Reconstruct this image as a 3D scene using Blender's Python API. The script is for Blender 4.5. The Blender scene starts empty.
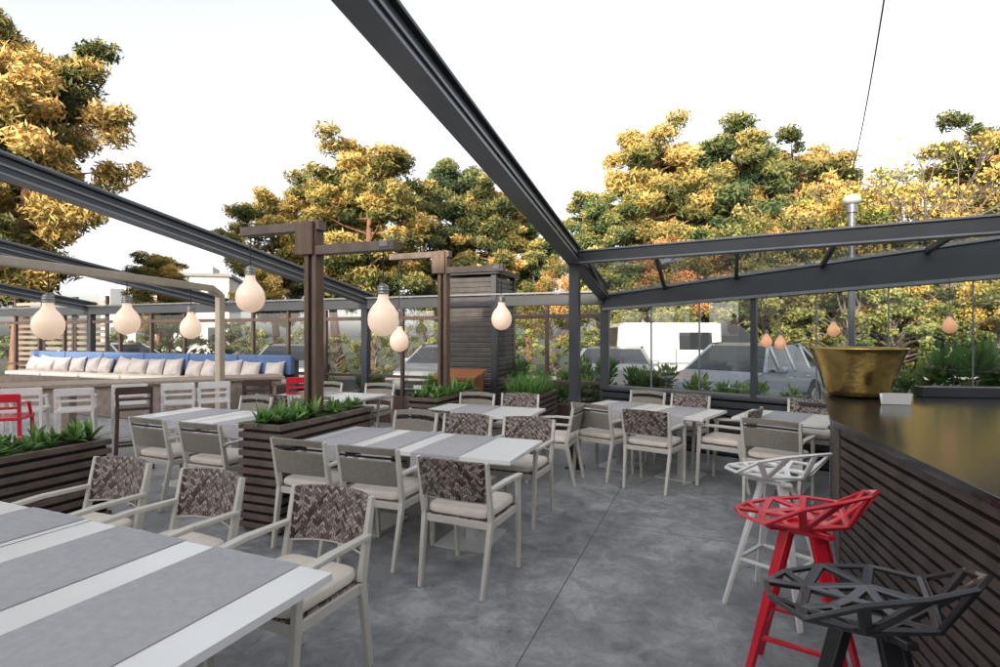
import bpy, bmesh, math, random
import numpy as np
from mathutils import Vector, Matrix
random.seed(7)
scene=bpy.context.scene
scene.view_settings.view_transform='Standard'
scene.view_settings.look='None'
scene.view_settings.exposure=0
COL=scene.collection
U=Vector((.364,.931,0)).normalized(); V=Vector((.931,-.364,0)).normalized()
AV=math.atan2(V.y,V.x)          # rotation of local +X onto V
U2=Vector((.64,.77,0)).normalized(); V2=Vector((.77,-.64,0)).normalized()
AV2=math.atan2(V2.y,V2.x)

# ------------------------------------------------------------ materials
def newmat(name):
    m=bpy.data.materials.new(name); m.use_nodes=True
    nt=m.node_tree; return m,nt,nt.nodes['Principled BSDF']
def N(nt,t,**k):
    n=nt.nodes.new(t)
    for a,b in k.items(): setattr(n,a,b)
    return n
def L(nt,a,b): nt.links.new(a,b)
def mat(name,col,rough=.5,metal=0,var=.15,scale=6,bump=0,bscale=60,coat=0,coord='Object',stretch=(1,1,1),emit=0,rvar=.0,spec=None,ecol=(1,.66,.42,1)):
    m,nt,p=newmat(name)
    tc=N(nt,'ShaderNodeTexCoord'); mp=N(nt,'ShaderNodeMapping'); mp.inputs['Scale'].default_value=stretch
    L(nt,tc.outputs[coord],mp.inputs['Vector'])
    no=N(nt,'ShaderNodeTexNoise'); no.inputs['Scale'].default_value=scale; no.inputs['Detail'].default_value=6
    L(nt,mp.outputs[0],no.inputs['Vector'])
    cr=N(nt,'ShaderNodeValToRGB')
    cr.color_ramp.elements[0].position=.3; cr.color_ramp.elements[1].position=.7
    cr.color_ramp.elements[0].color=[c*(1-var) for c in col]+[1]
    cr.color_ramp.elements[1].color=[min(1,c*(1+var)) for c in col]+[1]
    L(nt,no.outputs[0],cr.inputs[0]); L(nt,cr.outputs[0],p.inputs['Base Color'])
    p.inputs['Roughness'].default_value=rough; p.inputs['Metallic'].default_value=metal
    if rvar:
        mr=N(nt,'ShaderNodeMapRange'); mr.inputs['To Min'].default_value=max(.02,rough-rvar); mr.inputs['To Max'].default_value=rough+rvar
        L(nt,no.outputs[0],mr.inputs['Value']); L(nt,mr.outputs[0],p.inputs['Roughness'])
    if coat: p.inputs['Coat Weight'].default_value=coat
    if spec is not None: p.inputs['Specular IOR Level'].default_value=spec
    if emit:
        p.inputs['Emission Color'].default_value=ecol; p.inputs['Emission Strength'].default_value=emit
    if bump:
        n2=N(nt,'ShaderNodeTexNoise'); n2.inputs['Scale'].default_value=bscale; n2.inputs['Detail'].default_value=4
        L(nt,mp.outputs[0],n2.inputs['Vector'])
        b=N(nt,'ShaderNodeBump'); b.inputs['Strength'].default_value=bump; b.inputs['Distance'].default_value=.01
        L(nt,n2.outputs[0],b.inputs['Height']); L(nt,b.outputs[0],p.inputs['Normal'])
    return m
def glassmat(name,tint=(.95,.97,.96),refl=.05):
    m,nt,p=newmat(name); nt.nodes.remove(p)
    tr=N(nt,'ShaderNodeBsdfTransparent'); tr.inputs[0].default_value=tint+(1,)
    gl=N(nt,'ShaderNodeBsdfGlossy'); gl.inputs['Roughness'].default_value=.01; gl.inputs['Color'].default_value=(.9,.9,.9,1)
    lw=N(nt,'ShaderNodeLayerWeight'); lw.inputs[0].default_value=.5
    pw=N(nt,'ShaderNodeMath',operation='POWER'); pw.inputs[1].default_value=4; L(nt,lw.outputs['Facing'],pw.inputs[0])
    ad=N(nt,'ShaderNodeMath',operation='MULTIPLY_ADD'); ad.inputs[1].default_value=.8; ad.inputs[2].default_value=refl
    L(nt,pw.outputs[0],ad.inputs[0])
    mx=N(nt,'ShaderNodeMixShader'); L(nt,ad.outputs[0],mx.inputs[0]); L(nt,tr.outputs[0],mx.inputs[1]); L(nt,gl.outputs[0],mx.inputs[2])
    L(nt,mx.outputs[0],nt.nodes['Material Output'].inputs[0]); return m
def foliage(name,stops,hue=.03,trans=0):
    m,nt,p=newmat(name)
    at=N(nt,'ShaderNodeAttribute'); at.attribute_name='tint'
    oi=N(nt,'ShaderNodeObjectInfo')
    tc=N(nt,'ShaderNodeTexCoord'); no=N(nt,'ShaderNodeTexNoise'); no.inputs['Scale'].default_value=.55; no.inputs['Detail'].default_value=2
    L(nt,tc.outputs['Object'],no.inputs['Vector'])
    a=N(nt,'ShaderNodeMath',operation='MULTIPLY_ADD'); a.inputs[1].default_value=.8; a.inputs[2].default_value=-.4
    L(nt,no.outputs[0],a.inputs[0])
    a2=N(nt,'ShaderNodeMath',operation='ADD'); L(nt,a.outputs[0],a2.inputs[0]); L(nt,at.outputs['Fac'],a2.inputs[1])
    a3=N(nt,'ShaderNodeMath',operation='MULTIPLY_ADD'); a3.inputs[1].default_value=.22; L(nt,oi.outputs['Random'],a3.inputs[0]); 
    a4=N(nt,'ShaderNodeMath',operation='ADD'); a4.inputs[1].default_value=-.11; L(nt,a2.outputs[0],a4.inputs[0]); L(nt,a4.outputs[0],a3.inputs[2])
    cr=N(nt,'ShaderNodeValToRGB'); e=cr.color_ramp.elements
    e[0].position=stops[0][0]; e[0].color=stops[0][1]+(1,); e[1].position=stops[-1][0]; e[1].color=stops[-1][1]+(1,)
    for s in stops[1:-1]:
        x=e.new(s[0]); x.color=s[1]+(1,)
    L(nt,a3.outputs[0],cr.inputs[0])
    hs=N(nt,'ShaderNodeHueSaturation')
    h=N(nt,'ShaderNodeMapRange'); h.inputs['To Min'].default_value=.5-hue; h.inputs['To Max'].default_value=.5+hue
    L(nt,oi.outputs['Random'],h.inputs['Value']); L(nt,h.outputs[0],hs.inputs['Hue']); L(nt,cr.outputs[0],hs.inputs['Color'])
    L(nt,hs.outputs[0],p.inputs['Base Color']); p.inputs['Roughness'].default_value=.65; p.inputs['Specular IOR Level'].default_value=.25
    if trans:
        t=N(nt,'ShaderNodeBsdfTranslucent'); L(nt,hs.outputs[0],t.inputs[0])
        mx=N(nt,'ShaderNodeMixShader'); mx.inputs[0].default_value=trans
        L(nt,p.outputs[0],mx.inputs[1]); L(nt,t.outputs[0],mx.inputs[2]); L(nt,mx.outputs[0],nt.nodes['Material Output'].inputs[0])
    return m
def weavemat():
    m,nt,p=newmat('woven_rattan')
    tc=N(nt,'ShaderNodeTexCoord'); sp=N(nt,'ShaderNodeSeparateXYZ'); L(nt,tc.outputs['Object'],sp.inputs[0])
    ad=N(nt,'ShaderNodeMath',operation='ADD'); L(nt,sp.outputs[1],ad.inputs[0]); L(nt,sp.outputs[2],ad.inputs[1])
    pp=N(nt,'ShaderNodeMath',operation='PINGPONG'); pp.inputs[1].default_value=.03; L(nt,sp.outputs[0],pp.inputs[0])
    su=N(nt,'ShaderNodeMath',operation='MULTIPLY_ADD'); su.inputs[1].default_value=.8; L(nt,pp.outputs[0],su.inputs[0]); L(nt,ad.outputs[0],su.inputs[2])
    c2=N(nt,'ShaderNodeCombineXYZ'); L(nt,sp.outputs[0],c2.inputs[0]); L(nt,su.outputs[0],c2.inputs[1])
    br=N(nt,'ShaderNodeTexBrick'); br.offset=.5
    br.inputs['Scale'].default_value=1; br.inputs['Brick Width'].default_value=.03; br.inputs['Row Height'].default_value=.016
    br.inputs['Mortar Size'].default_value=.0018; br.inputs['Bias'].default_value=.1
    br.inputs['Color1'].default_value=(.52,.45,.40,1); br.inputs['Color2'].default_value=(.06,.028,.02,1); br.inputs['Mortar'].default_value=(.014,.01,.009,1)
    L(nt,c2.outputs[0],br.inputs['Vector']); L(nt,br.outputs[0],p.inputs['Base Color'])
    b=N(nt,'ShaderNodeBump'); b.inputs['Strength'].default_value=.8; b.inputs['Distance'].default_value=.004; b.invert=True
    L(nt,br.outputs['Fac'],b.inputs['Height']); L(nt,b.outputs[0],p.inputs['Normal'])
    p.inputs['Roughness'].default_value=.5; return m
def floormat():
    m,nt,p=newmat('stamped_slate_floor')
    tc=N(nt,'ShaderNodeTexCoord'); mp=N(nt,'ShaderNodeMapping'); mp.inputs['Rotation'].default_value=(0,0,-AV); mp.inputs['Location'].default_value=(.9,1.15,0)
    L(nt,tc.outputs['Object'],mp.inputs[0])
    n1=N(nt,'ShaderNodeTexNoise'); n1.inputs['Scale'].default_value=1.0; n1.inputs['Detail'].default_value=10; n1.inputs['Roughness'].default_value=.68; n1.inputs['Distortion'].default_value=.5
    n2=N(nt,'ShaderNodeTexNoise'); n2.inputs['Scale'].default_value=5; n2.inputs['Detail'].default_value=12; n2.inputs['Roughness'].default_value=.78; n2.inputs['Distortion'].default_value=.6
    L(nt,mp.outputs[0],n1.inputs[0]); L(nt,mp.outputs[0],n2.inputs[0])
    mx=N(nt,'ShaderNodeMix',data_type='FLOAT'); mx.inputs[0].default_value=.5; L(nt,n1.outputs[0],mx.inputs[2]); L(nt,n2.outputs[0],mx.inputs[3])
    cr=N(nt,'ShaderNodeValToRGB'); e=cr.color_ramp.elements
    e[0].position=.39; e[0].color=(.15,.156,.167,1); e[1].position=.62; e[1].color=(.50,.505,.51,1)
    x=e.new(.5); x.color=(.285,.292,.303,1)
    L(nt,mx.outputs[0],cr.inputs[0])
    br=N(nt,'ShaderNodeTexBrick'); br.offset=0; br.inputs['Scale'].default_value=1; br.inputs['Brick Width'].default_value=4.6; br.inputs['Row Height'].default_value=2.9
    br.inputs['Mortar Size'].default_value=.004; br.inputs['Mortar Smooth'].default_value=.3
    L(nt,mp.outputs[0],br.inputs['Vector'])
    m2=N(nt,'ShaderNodeMix',data_type='RGBA'); L(nt,br.outputs['Fac'],m2.inputs[0]); L(nt,cr.outputs[0],m2.inputs[6]); m2.inputs[7].default_value=(.08,.08,.082,1)
    L(nt,m2.outputs[2],p.inputs['Base Color'])
    vo=N(nt,'ShaderNodeTexNoise'); vo.noise_type='RIDGED_MULTIFRACTAL'; vo.inputs['Scale'].default_value=1.6; vo.inputs['Detail'].default_value=5
    L(nt,mp.outputs[0],vo.inputs[0])
    hm=N(nt,'ShaderNodeMath',operation='MULTIPLY_ADD'); hm.inputs[1].default_value=.35; L(nt,vo.outputs[0],hm.inputs[0]); L(nt,mx.outputs[0],hm.inputs[2])
    b=N(nt,'ShaderNodeBump'); b.inputs['Strength'].default_value=.9; b.inputs['Distance'].default_value=.03
    L(nt,hm.outputs[0],b.inputs['Height']); L(nt,b.outputs[0],p.inputs['Normal'])
    mr=N(nt,'ShaderNodeMapRange'); mr.inputs['From Min'].default_value=.35; mr.inputs['From Max'].default_value=.65; mr.inputs['To Min'].default_value=.26; mr.inputs['To Max'].default_value=.62; L(nt,n2.outputs[0],mr.inputs['Value']); L(nt,mr.outputs[0],p.inputs['Roughness'])
    return m
M={}
M['frame']=mat('anthracite_aluminium',(.05,.055,.063),.4,.3,.12,3)
M['rail']=mat('grey_aluminium_rail',(.20,.21,.23),.38,.5,.1,3)
M['brownpost']=mat('brown_wood_post',(.13,.078,.05),.5,0,.35,5,.3,40,stretch=(6,6,.6))
M['slat']=mat('dark_wood_slat',(.125,.09,.072),.5,0,.35,7,.3,40)
M['slatcore']=mat('planter_core',(.012,.01,.009),.8)
M['slatbar']=mat('bar_dark_slat',(.085,.062,.053),.42,0,.35,7,.2,40)
M['louvre']=mat('grey_louvre',(.16,.15,.145),.45,.2,.2,7,.1,40)
M['chair']=mat('taupe_painted_frame',(.60,.57,.51),.42,0,.07,9,.05,80)
M['chairback']=mat('taupe_textile_back',(.25,.225,.19),.6,0,.15,60,.3,200)
M['cushion']=mat('cream_cushion',(.80,.72,.63),.85,0,.08,8,.4,30)
M['weave']=weavemat()
M['white']=mat('white_tabletop',(.82,.82,.81),.28,0,.03,3)
M['runner']=mat('grey_linen_runner',(.42,.41,.43),.85,0,.08,30,.3,260)
M['steel']=mat('grey_table_base',(.6,.6,.59),.35,.2,.06,4)
M['floor']=floormat()
M['asphalt']=mat('asphalt',(.055,.055,.057),.85,0,.3,3,.4,80)
M['bark']=mat('bark',(.20,.105,.06),.9,0,.4,3,.8,12,stretch=(3,3,.7))
M['bark2']=mat('grey_bark',(.15,.125,.105),.9,0,.4,3,.8,12,stretch=(3,3,.7))
M['granite']=mat('black_granite',(.022,.022,.024),.16,0,.6,40,rvar=.05)
M['brass']=mat('hammered_brass',(.66,.46,.15),.24,1,.25,5,.5,14,rvar=.08)
M['lamp']=mat('opal_glass',(.80,.69,.58),.25,0,.02,3,emit=.42)
M['lampreflect']=mat('lamp_reflection_glow',(.80,.46,.28),.25,0,.02,3,emit=.32,ecol=(1,.45,.2,1))  # glowing colour that stands in for lamp reflections in the glass wall
M['cap']=mat('lamp_cap',(.30,.30,.29),.35,.8)
M['cord']=mat('black_cord',(.015,.015,.015),.6)
M['wframe']=mat('cream_wood_frame',(.50,.42,.33),.5,0,.12,5,.2,40)
M['oak']=mat('greige_oak',(.33,.26,.20),.5,0,.25,5,.2,50,stretch=(1,8,8))
M['blue']=mat('blue_fabric',(.10,.17,.33),.85,0,.12,12,.3,120)
M['pillow']=mat('beige_pillow',(.55,.49,.45),.9,0,.25,5,.5,40)
M['red']=mat('red_lacquer',(.62,.012,.03),.28,0,.06,4,coat=.4)
M['black']=mat('black_lacquer',(.018,.018,.022),.32,0,.1,4,coat=.3)
M['wlacq']=mat('white_lacquer',(.78,.77,.75),.3,0,.04,4,coat=.3)
M['darkwood']=mat('dark_brown_wood',(.07,.042,.033),.4,0,.2,5)
M['soil']=mat('soil',(.04,.028,.02),.95,0,.3,20,.8,60)
M['glass']=glassmat('clear_glass',refl=.10)
M['roofglass']=glassmat('roof_glass',(.80,.85,.86),.17)
M['orange']=mat('orange_wood',(.33,.12,.045),.45,0,.2,6)
M['stucco']=mat('beige_stucco',(.62,.57,.50),.85,0,.08,2,.2,30)
M['wallpaint']=mat('pale_render',(.5,.48,.44),.8,0,.06,2)
M['conc']=mat('kerb_concrete',(.22,.21,.20),.85,0,.15,5,.3,40)
M['paint']=mat('road_paint',(.55,.55,.53),.7,0,.2,6)
M['darkglass']=mat('car_glass',(.025,.03,.035),.10,0,.1,2,spec=.45)
M['tyre']=mat('tyre',(.02,.02,.02),.8)
M['hub']=mat('alloy',(.45,.45,.47),.3,.9)
M['carwhite']=mat('car_paint_white',(.58,.585,.59),.35,0,.02,2,coat=.3)
M['cargrey']=mat('car_paint_bluegrey',(.20,.24,.29),.35,.2,.03,2,coat=.4)
M['carsilver']=mat('car_paint_silver',(.33,.34,.36),.35,.3,.03,2,coat=.4)
M['tail']=mat('tail_light',(.6,.01,.01),.15,0,.05,3)
M['headl']=mat('head_light',(.7,.72,.75),.1,.3,.05,3)
M['wallglass']=mat('window_pane',(.05,.06,.07),.05,0,.1,2)
M['pine']=foliage('golden_pine_needles',[(.0,(.045,.065,.022)),(.28,(.12,.135,.042)),(.52,(.28,.225,.065)),(.8,(.56,.375,.11)),(1.0,(.74,.50,.18))],.012)
M['pineg']=foliage('green_pine_needles',[(.0,(.03,.055,.028)),(.4,(.075,.115,.045)),(.75,(.20,.20,.065)),(1.,(.46,.33,.10))],.015)
M['autumn']=foliage('autumn_leaves',[(.0,(.07,.085,.025)),(.35,(.19,.20,.05)),(.65,(.46,.31,.075)),(1.,(.68,.37,.10))],.035)
M['shrub']=foliage('shrub_leaves',[(.0,(.03,.065,.018)),(.5,(.10,.20,.05)),(1.,(.30,.42,.14))],.02,.3)
M['bush']=foliage('olive_bush',[(.0,(.045,.07,.022)),(.5,(.17,.19,.055)),(1.,(.40,.33,.11))],.03)
M['plant']=foliage('planter_leaves',[(.0,(.03,.08,.018)),(.5,(.12,.27,.06)),(1.,(.36,.50,.18))],.015,.3)

# ------------------------------------------------------------ mesh builder
class MB:
    def __init__(s): s.v=[];s.f=[];s.m=[];s.sm=[];s.mats=[]
    def mi(s,k):
        if k not in s.mats: s.mats.append(k)
        return s.mats.index(k)
    def add(s,vs,fs,k,smooth=False):
        o=len(s.v); s.v+= [tuple(v) for v in vs]; i=s.mi(k)
        for f in fs: s.f.append(tuple(a+o for a in f)); s.m.append(i); s.sm.append(smooth)
    def hexa(s,P,k):
        s.add(P,[(3,2,1,0),(4,5,6,7),(0,1,5,4),(1,2,6,5),(2,3,7,6),(3,0,4,7)],k)
    def box(s,c,d,k,rz=0,R=None):
        c=Vector(c); x,y,z=[a/2 for a in d]
        R=R or Matrix.Rotation(rz,3,'Z')
        P=[c+R@Vector(q) for q in [(-x,-y,-z),(x,-y,-z),(x,y,-z),(-x,y,-z),(-x,-y,z),(x,-y,z),(x,y,z),(-x,y,z)]]
        s.hexa(P,k)
    def beam(s,a,b,w,h,k,w2=None,h2=None,up=(0,0,1)):
        a=Vector(a);b=Vector(b);d=(b-a).normalized()
        up=Vector(up)
        if abs(d.dot(up))>.98: up=Vector((0,1,0))
        sd=d.cross(up).normalized(); u=sd.cross(d).normalized()
        w2=w if w2 is None else w2; h2=h if h2 is None else h2
        P=[a-sd*w/2-u*h/2,a+sd*w/2-u*h/2,b+sd*w2/2-u*h2/2,b-sd*w2/2-u*h2/2,a-sd*w/2+u*h/2,a+sd*w/2+u*h/2,b+sd*w2/2+u*h2/2,b-sd*w2/2+u*h2/2]
        s.hexa(P,k)
    def cyl(s,a,b,r1,r2,k,n=10,caps=True):
        a=Vector(a);b=Vector(b);d=(b-a).normalized()
        up=Vector((0,0,1)) if abs(d.z)<.95 else Vector((1,0,0))
        x=d.cross(up).normalized(); y=d.cross(x).normalized()
        vs=[];
        for p,r in((a,r1),(b,r2)):
            for i in range(n):
                t=2*math.pi*i/n; vs.append(p+x*math.cos(t)*r+y*math.sin(t)*r)
        fs=[(i,(i+1)%n,n+(i+1)%n,n+i) for i in range(n)]
        s.add(vs,fs,k,True)
        if caps: s.add(vs,[tuple(range(n))[::-1],tuple(range(n,2*n))],k)
    def path(s,pts,r,k,n=8):
        for i in range(len(pts)-1): s.cyl(pts[i],pts[i+1],r[i] if isinstance(r,list) else r,r[i+1] if isinstance(r,list) else r,k,n,caps=False)
    def lathe(s,prof,k,c=(0,0,0),n=32,ax=1):
        c=Vector(c); vs=[];m=len(prof)
        for i in range(n):
            t=2*math.pi*i/n
            for r,z in prof: vs.append(c+Vector((r*math.cos(t),r*math.sin(t),z)))
        fs=[]
        for i in range(n):
            j=(i+1)%n
            for q in range(m-1): fs.append((i*m+q,j*m+q,j*m+q+1,i*m+q+1))
        s.add(vs,fs,k,True)
    def sq(s,c,d,k,e1=.4,e2=.4,R=None,n=20,m=12,sag=0):
        c=Vector(c); R=R or Matrix.Identity(3); vs=[]
        def pw(a,e): return math.copysign(abs(a)**e,a)
        for j in range(m+1):
            ph=-math.pi/2+math.pi*j/m
            for i in range(n):
                t=2*math.pi*i/n
                x=pw(math.cos(ph),e1)*pw(math.cos(t),e2)*d[0]/2; y=pw(math.cos(ph),e1)*pw(math.sin(t),e2)*d[1]/2; z=pw(math.sin(ph),e1)*d[2]/2
                vs.append(c+R@Vector((x,y,z)))
        fs=[(j*n+i,j*n+(i+1)%n,(j+1)*n+(i+1)%n,(j+1)*n+i) for j in range(m) for i in range(n)]
        s.add(vs,fs,k,True)
    def mesh(s,name,tint=None):
        me=bpy.data.meshes.new(name+'_mesh'); me.from_pydata(s.v,[],s.f)
        for k in s.mats: me.materials.append(M[k])
        me.polygons.foreach_set('material_index',s.m); me.polygons.foreach_set('use_smooth',s.sm)
        if tint is not None:
            a=me.attributes.new('tint','FLOAT','POINT'); t=np.zeros(len(s.v),dtype=np.float32); t[-len(tint):]=tint; a.data.foreach_set('value',t)
        me.update(); return me
    def leaves(s,C,size,elong,k,rng,flat=0,dirs=None):
        n=len(C); a=rng.normal(size=(n,3)) if dirs is None else dirs.copy(); a[:,2]*=(1-flat)
        a/=np.linalg.norm(a,axis=1)[:,None]+1e-9
        b=np.cross(a,rng.normal(size=(n,3))); b/=np.linalg.norm(b,axis=1)[:,None]+1e-9
        sz=np.asarray(size).reshape(-1,1)*rng.uniform(.6,1.3,(n,1))
        A=a*sz*elong; B=b*sz
        P=np.stack([C-A,C-B,C+A,C+B],1).reshape(-1,3)
        o=len(s.v); s.v+=P.tolist(); i=s.mi(k)
        F=(np.arange(n)[:,None]*4+np.arange(4)[None]+o).tolist(); s.f+=F; s.m+=[i]*n; s.sm+=[False]*n
def obj(name,me,loc=(0,0,0),rz=0,sc=1,parent=None,bevel=0):
    o=bpy.data.objects.new(name,me); COL.objects.link(o); o.location=loc; o.rotation_euler=(0,0,rz)
    o.scale=(sc,sc,sc) if not isinstance(sc,tuple) else sc
    if parent: o.parent=parent
    if bevel:
        b=o.modifiers.new('bevel','BEVEL'); b.width=bevel; b.segments=2; b.limit_method='ANGLE'; b.angle_limit=math.radians(40)
    return o
def P3(p,z): return Vector((p[0],p[1],z))

# ------------------------------------------------------------ world / sun / camera
EL=math.radians(19); sd=Vector((-.35,-.94,0)).normalized()
S=Vector((sd.x*math.cos(EL),sd.y*math.cos(EL),math.sin(EL)))
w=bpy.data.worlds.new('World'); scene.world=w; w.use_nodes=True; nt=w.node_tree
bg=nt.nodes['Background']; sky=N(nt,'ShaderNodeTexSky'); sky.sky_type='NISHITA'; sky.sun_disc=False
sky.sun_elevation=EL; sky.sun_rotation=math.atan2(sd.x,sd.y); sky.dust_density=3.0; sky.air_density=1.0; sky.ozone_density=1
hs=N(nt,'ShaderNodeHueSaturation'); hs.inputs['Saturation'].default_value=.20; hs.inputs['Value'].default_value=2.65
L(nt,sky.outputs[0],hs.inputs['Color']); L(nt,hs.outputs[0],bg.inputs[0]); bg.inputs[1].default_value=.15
sl=bpy.data.lights.new('sun','SUN'); sl.energy=5; sl.angle=math.radians(.5); sl.color=(1,.84,.62)
so=bpy.data.objects.new('sun',sl); COL.objects.link(so); so.rotation_euler=(-S).to_track_quat('-Z','Y').to_euler(); so.location=(0,-20,20)
cam=bpy.data.cameras.new('camera'); co=bpy.data.objects.new('camera',cam); COL.objects.link(co)
co.location=(0,0,1.65); co.rotation_euler=(math.pi/2,0,0); cam.sensor_width=36; cam.lens=19.44; cam.clip_end=2000; cam.clip_start=.05
scene.camera=co

# ------------------------------------------------------------ ground & terrace
b=MB(); b.add([(-400,-400,-.12),(400,-400,-.12),(400,400,-.12),(-400,400,-.12)],[(0,1,2,3)],'asphalt'); obj('ground',b.mesh('ground'))
G0=Vector((1.66,8.55,0)); GL=G0-V*16.5; WD=Vector((.75,-.66,0)).normalized(); WN=Vector((-WD.y,WD.x,0))
poly=[GL+U*.15,G0+U*.15,G0+WD*9+WN*.1,Vector((9,-8,0)),Vector((-20,-8,0)),Vector((-20,12,0))]
b=MB(); n=len(poly); b.add([P3(p,0) for p in poly]+[P3(p,-.13) for p in poly],[tuple(range(n))[::-1]]+[(i,(i+1)%n,n+(i+1)%n,n+i) for i in range(n)],'floor')
o=obj('terrace_floor',b.mesh('floor'))
b=MB()
for i in range(9): b.box((-8+i*2.6,14.5,-.115),(.12,4.6,.008),'paint')
obj('parking_markings',b.mesh('pm'))
b=MB(); b.box((2,20.6,-.05),(60,.2,.14),'conc'); obj('kerb',b.mesh('kerb'),bevel=.02)
b=MB(); b.box((2,121.2,-.10),(300,201,.03),'bush'); obj('grass_verge',b.mesh('gv'))

# ------------------------------------------------------------ unseen building added behind the camera, sized to shade the terrace
b=MB(); b.box((0,-11,3.9),(44,6,7.8),'stucco')
for i in range(14):
    x=-19.5+i*3
    b.box((x,-8.02,1.35),(2.2,.12,2.3),'wallglass'); b.box((x,-7.99,2.6),(2.4,.2,.12),'frame'); b.box((x,-7.99,1.35),(.07,.18,2.3),'frame')
    b.box((x,-8.02,5.4),(1.5,.12,1.6),'wallglass'); b.box((x,-7.98,4.54),(1.7,.24,.08),'conc')
b.box((0,-10.9,7.95),(45,6.8,.25),'frame'); obj('unseen_shade_building',b.mesh('rb'))

# ------------------------------------------------------------ pergola
SL=.169/math.hypot(1,.391)
def rail(b,g,length,zg=2.28):
    a=P3(g,zg); e=P3(g-U*length,zg+SL*length)
    b.beam(a,e,.10,.20,'frame')
    d=(e-a).normalized(); side=d.cross(Vector((0,0,1))).normalized(); up=side.cross(d)
    for zz,ww in((-.088,.17),(.088,.17),(.0,.13)):
        b.beam(a+up*zz,e+up*zz,ww,.026,'rail' if zz<.05 else 'frame')
    b.beam(a+up*.115,e+up*.115,.13,.022,'rail')
b=MB(); rail(b,G0,11.5); rail(b,Vector((-2.48,10.3,0)),13); rail(b,Vector((-5.92,11.65,0)),13); rail(b,Vector((-9.9,13.2,0)),12)
b.beam(P3(GL,2.2),P3(G0,2.2),.16,.18,'frame')
b.beam(P3(GL-U*.1,2.31),P3(G0-U*.1,2.31),.05,.03,'rail')
for p in [Vector((.92,6.65,0))]: b.box(P3(p,1.28),(.12,.12,2.56),'frame',AV); b.box(P3(p,.01),(.2,.2,.02),'frame',AV)
for s in (0,4.5,8.2,12.4,16.4): b.box(P3(G0-V*s,1.06),(.13,.13,2.12),'frame',AV)
RD=Vector((.78,-.625,0)).normalized(); R0=Vector((.92,6.65,0))
def Rp(s): return P3(R0+RD*s,2.58-.02*s)
def Gp(s): p=G0+WD*s; return p,2.01+.043*s,2.25+.08*s
b.beam(Rp(0),Rp(7.2),.10,.13,'frame'); b.beam(Rp(0)+Vector((0,0,-.066)),Rp(7.2)+Vector((0,0,-.066)),.13,.02,'rail'); b.beam(Rp(0)+Vector((0,0,.07)),Rp(7.2)+Vector((0,0,.07)),.14,.02,'rail')
p0,l0,h0=Gp(0);p1,l1,h1=Gp(7.5)
b.hexa([P3(p0-WN*.06,l0),P3(p1-WN*.06,l1),P3(p1+WN*.06,l1),P3(p0+WN*.06,l0),P3(p0-WN*.06,h0),P3(p1-WN*.06,h1),P3(p1+WN*.06,h1),P3(p0+WN*.06,h0)],'frame')
b.beam(P3(p0-WN*.08,l0+.02),P3(p1-WN*.08,l1+.02),.03,.04,'rail')
b.beam(P3(p0-WN*.075,h0),P3(p1-WN*.075,h1),.03,.03,'rail')
for k in range(8):
    rs=.16+.87*k; gs=1.0*k
    q,l,h=Gp(gs); b.beam(Rp(rs),P3(q,h-.02),.045,.06,'frame')
obj('pergola_frame',b.mesh('pergola'),bevel=.004)
b=MB()
for k in range(7):
    q,l,h=Gp(k+.03); q2,l2,h2=Gp(k+.97)
    r1=Rp(.16+.87*k+.03); r2=Rp(.16+.87*(k+1)-.03); z=Vector((0,0,.02))
    b.add([r1+z,r2+z,P3(q2,h2)+z,P3(q,h)+z],[(0,1,2,3)],'roofglass')
obj('glass_roof',b.mesh('gr'))
b=MB()
mid=G0+WD*4.5
b.box(P3(mid,.385),(9,.16,.77),'slatcore',math.atan2(WD.y,WD.x))
for i in range(7): b.box(P3(mid-WN*.09,.07+i*.105),(9,.03,.08),'frame',math.atan2(WD.y,WD.x))
b.box(P3(mid,.79),(9,.26,.04),'frame',math.atan2(WD.y,WD.x)); obj('low_wall',b.mesh('lw'),bevel=.004)
b=MB(); ang=math.atan2(WD.y,WD.x)
for k in range(12):
    a=G0+WD*(.08+k*.72); c=G0+WD*(.08+k*.72+.69); _,l,h=Gp(k*.72)
    b.add([P3(a,.82),P3(c,.82),P3(c,l),P3(a,l)],[(0,1,2,3)],'glass')
obj('glass_wall',b.mesh('gw'))
b=MB()
for k in range(13):
    a=G0+WD*(.065+k*.72); _,l,h=Gp(k*.72)
    t=.07 if k in(3,) else .016
    b.box(P3(a,(.81+l)/2),(t,t+.01,l-.80),'frame' if t>.02 else 'rail',ang)
b.beam(P3(G0,.83),P3(G0+WD*8.8,.83),.05,.03,'rail')
obj('glass_wall_mullions',b.mesh('gwm'))
b=MB(); g=MB()
for s0,s1 in((0,1.9),(2.9,4.5),(4.5,8.2),(8.2,12.4),(12.4,16.4)):
    nn=max(2,round((s1-s0)/.95)); st=(s1-s0)/nn
    for i in range(nn+1):
        q=G0-V*(s0+st*i)
        b.box(P3(q,1.05),(.055,.07,2.1),'darkwood',AV)
        if i<nn:
            q2=G0-V*(s0+st*(i+1)); c=(q+q2)/2
            g.add([P3(q,.5),P3(q2,.5),P3(q2,2.06),P3(q,2.06)],[(0,1,2,3)],'glass')
            b.box(P3(c,.25),(st-.06,.05,.5),'darkwood',AV)
            b.box(P3(c,.86),(st-.06,.05,.05),'darkwood',AV); b.box(P3(c,1.93),(st-.06,.055,.07),'darkwood',AV)
obj('terrace_window_frames',b.mesh('twf'),bevel=.004); obj('terrace_window_glass',g.mesh('twg'))
b=MB(); b.box((0,0,1.3),(.86,.86,2.6),'slatcore')
for i in range(30):
    z=.08+i*.086
    R=Matrix.Rotation(math.radians(28),3,'X')
    for a in range(4):
        Rz=Matrix.Rotation(a*math.pi/2,3,'Z'); b.box(Rz@Vector((0,-.455,z)),(.84,.02,.075),'louvre',R=Rz@R)
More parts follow.
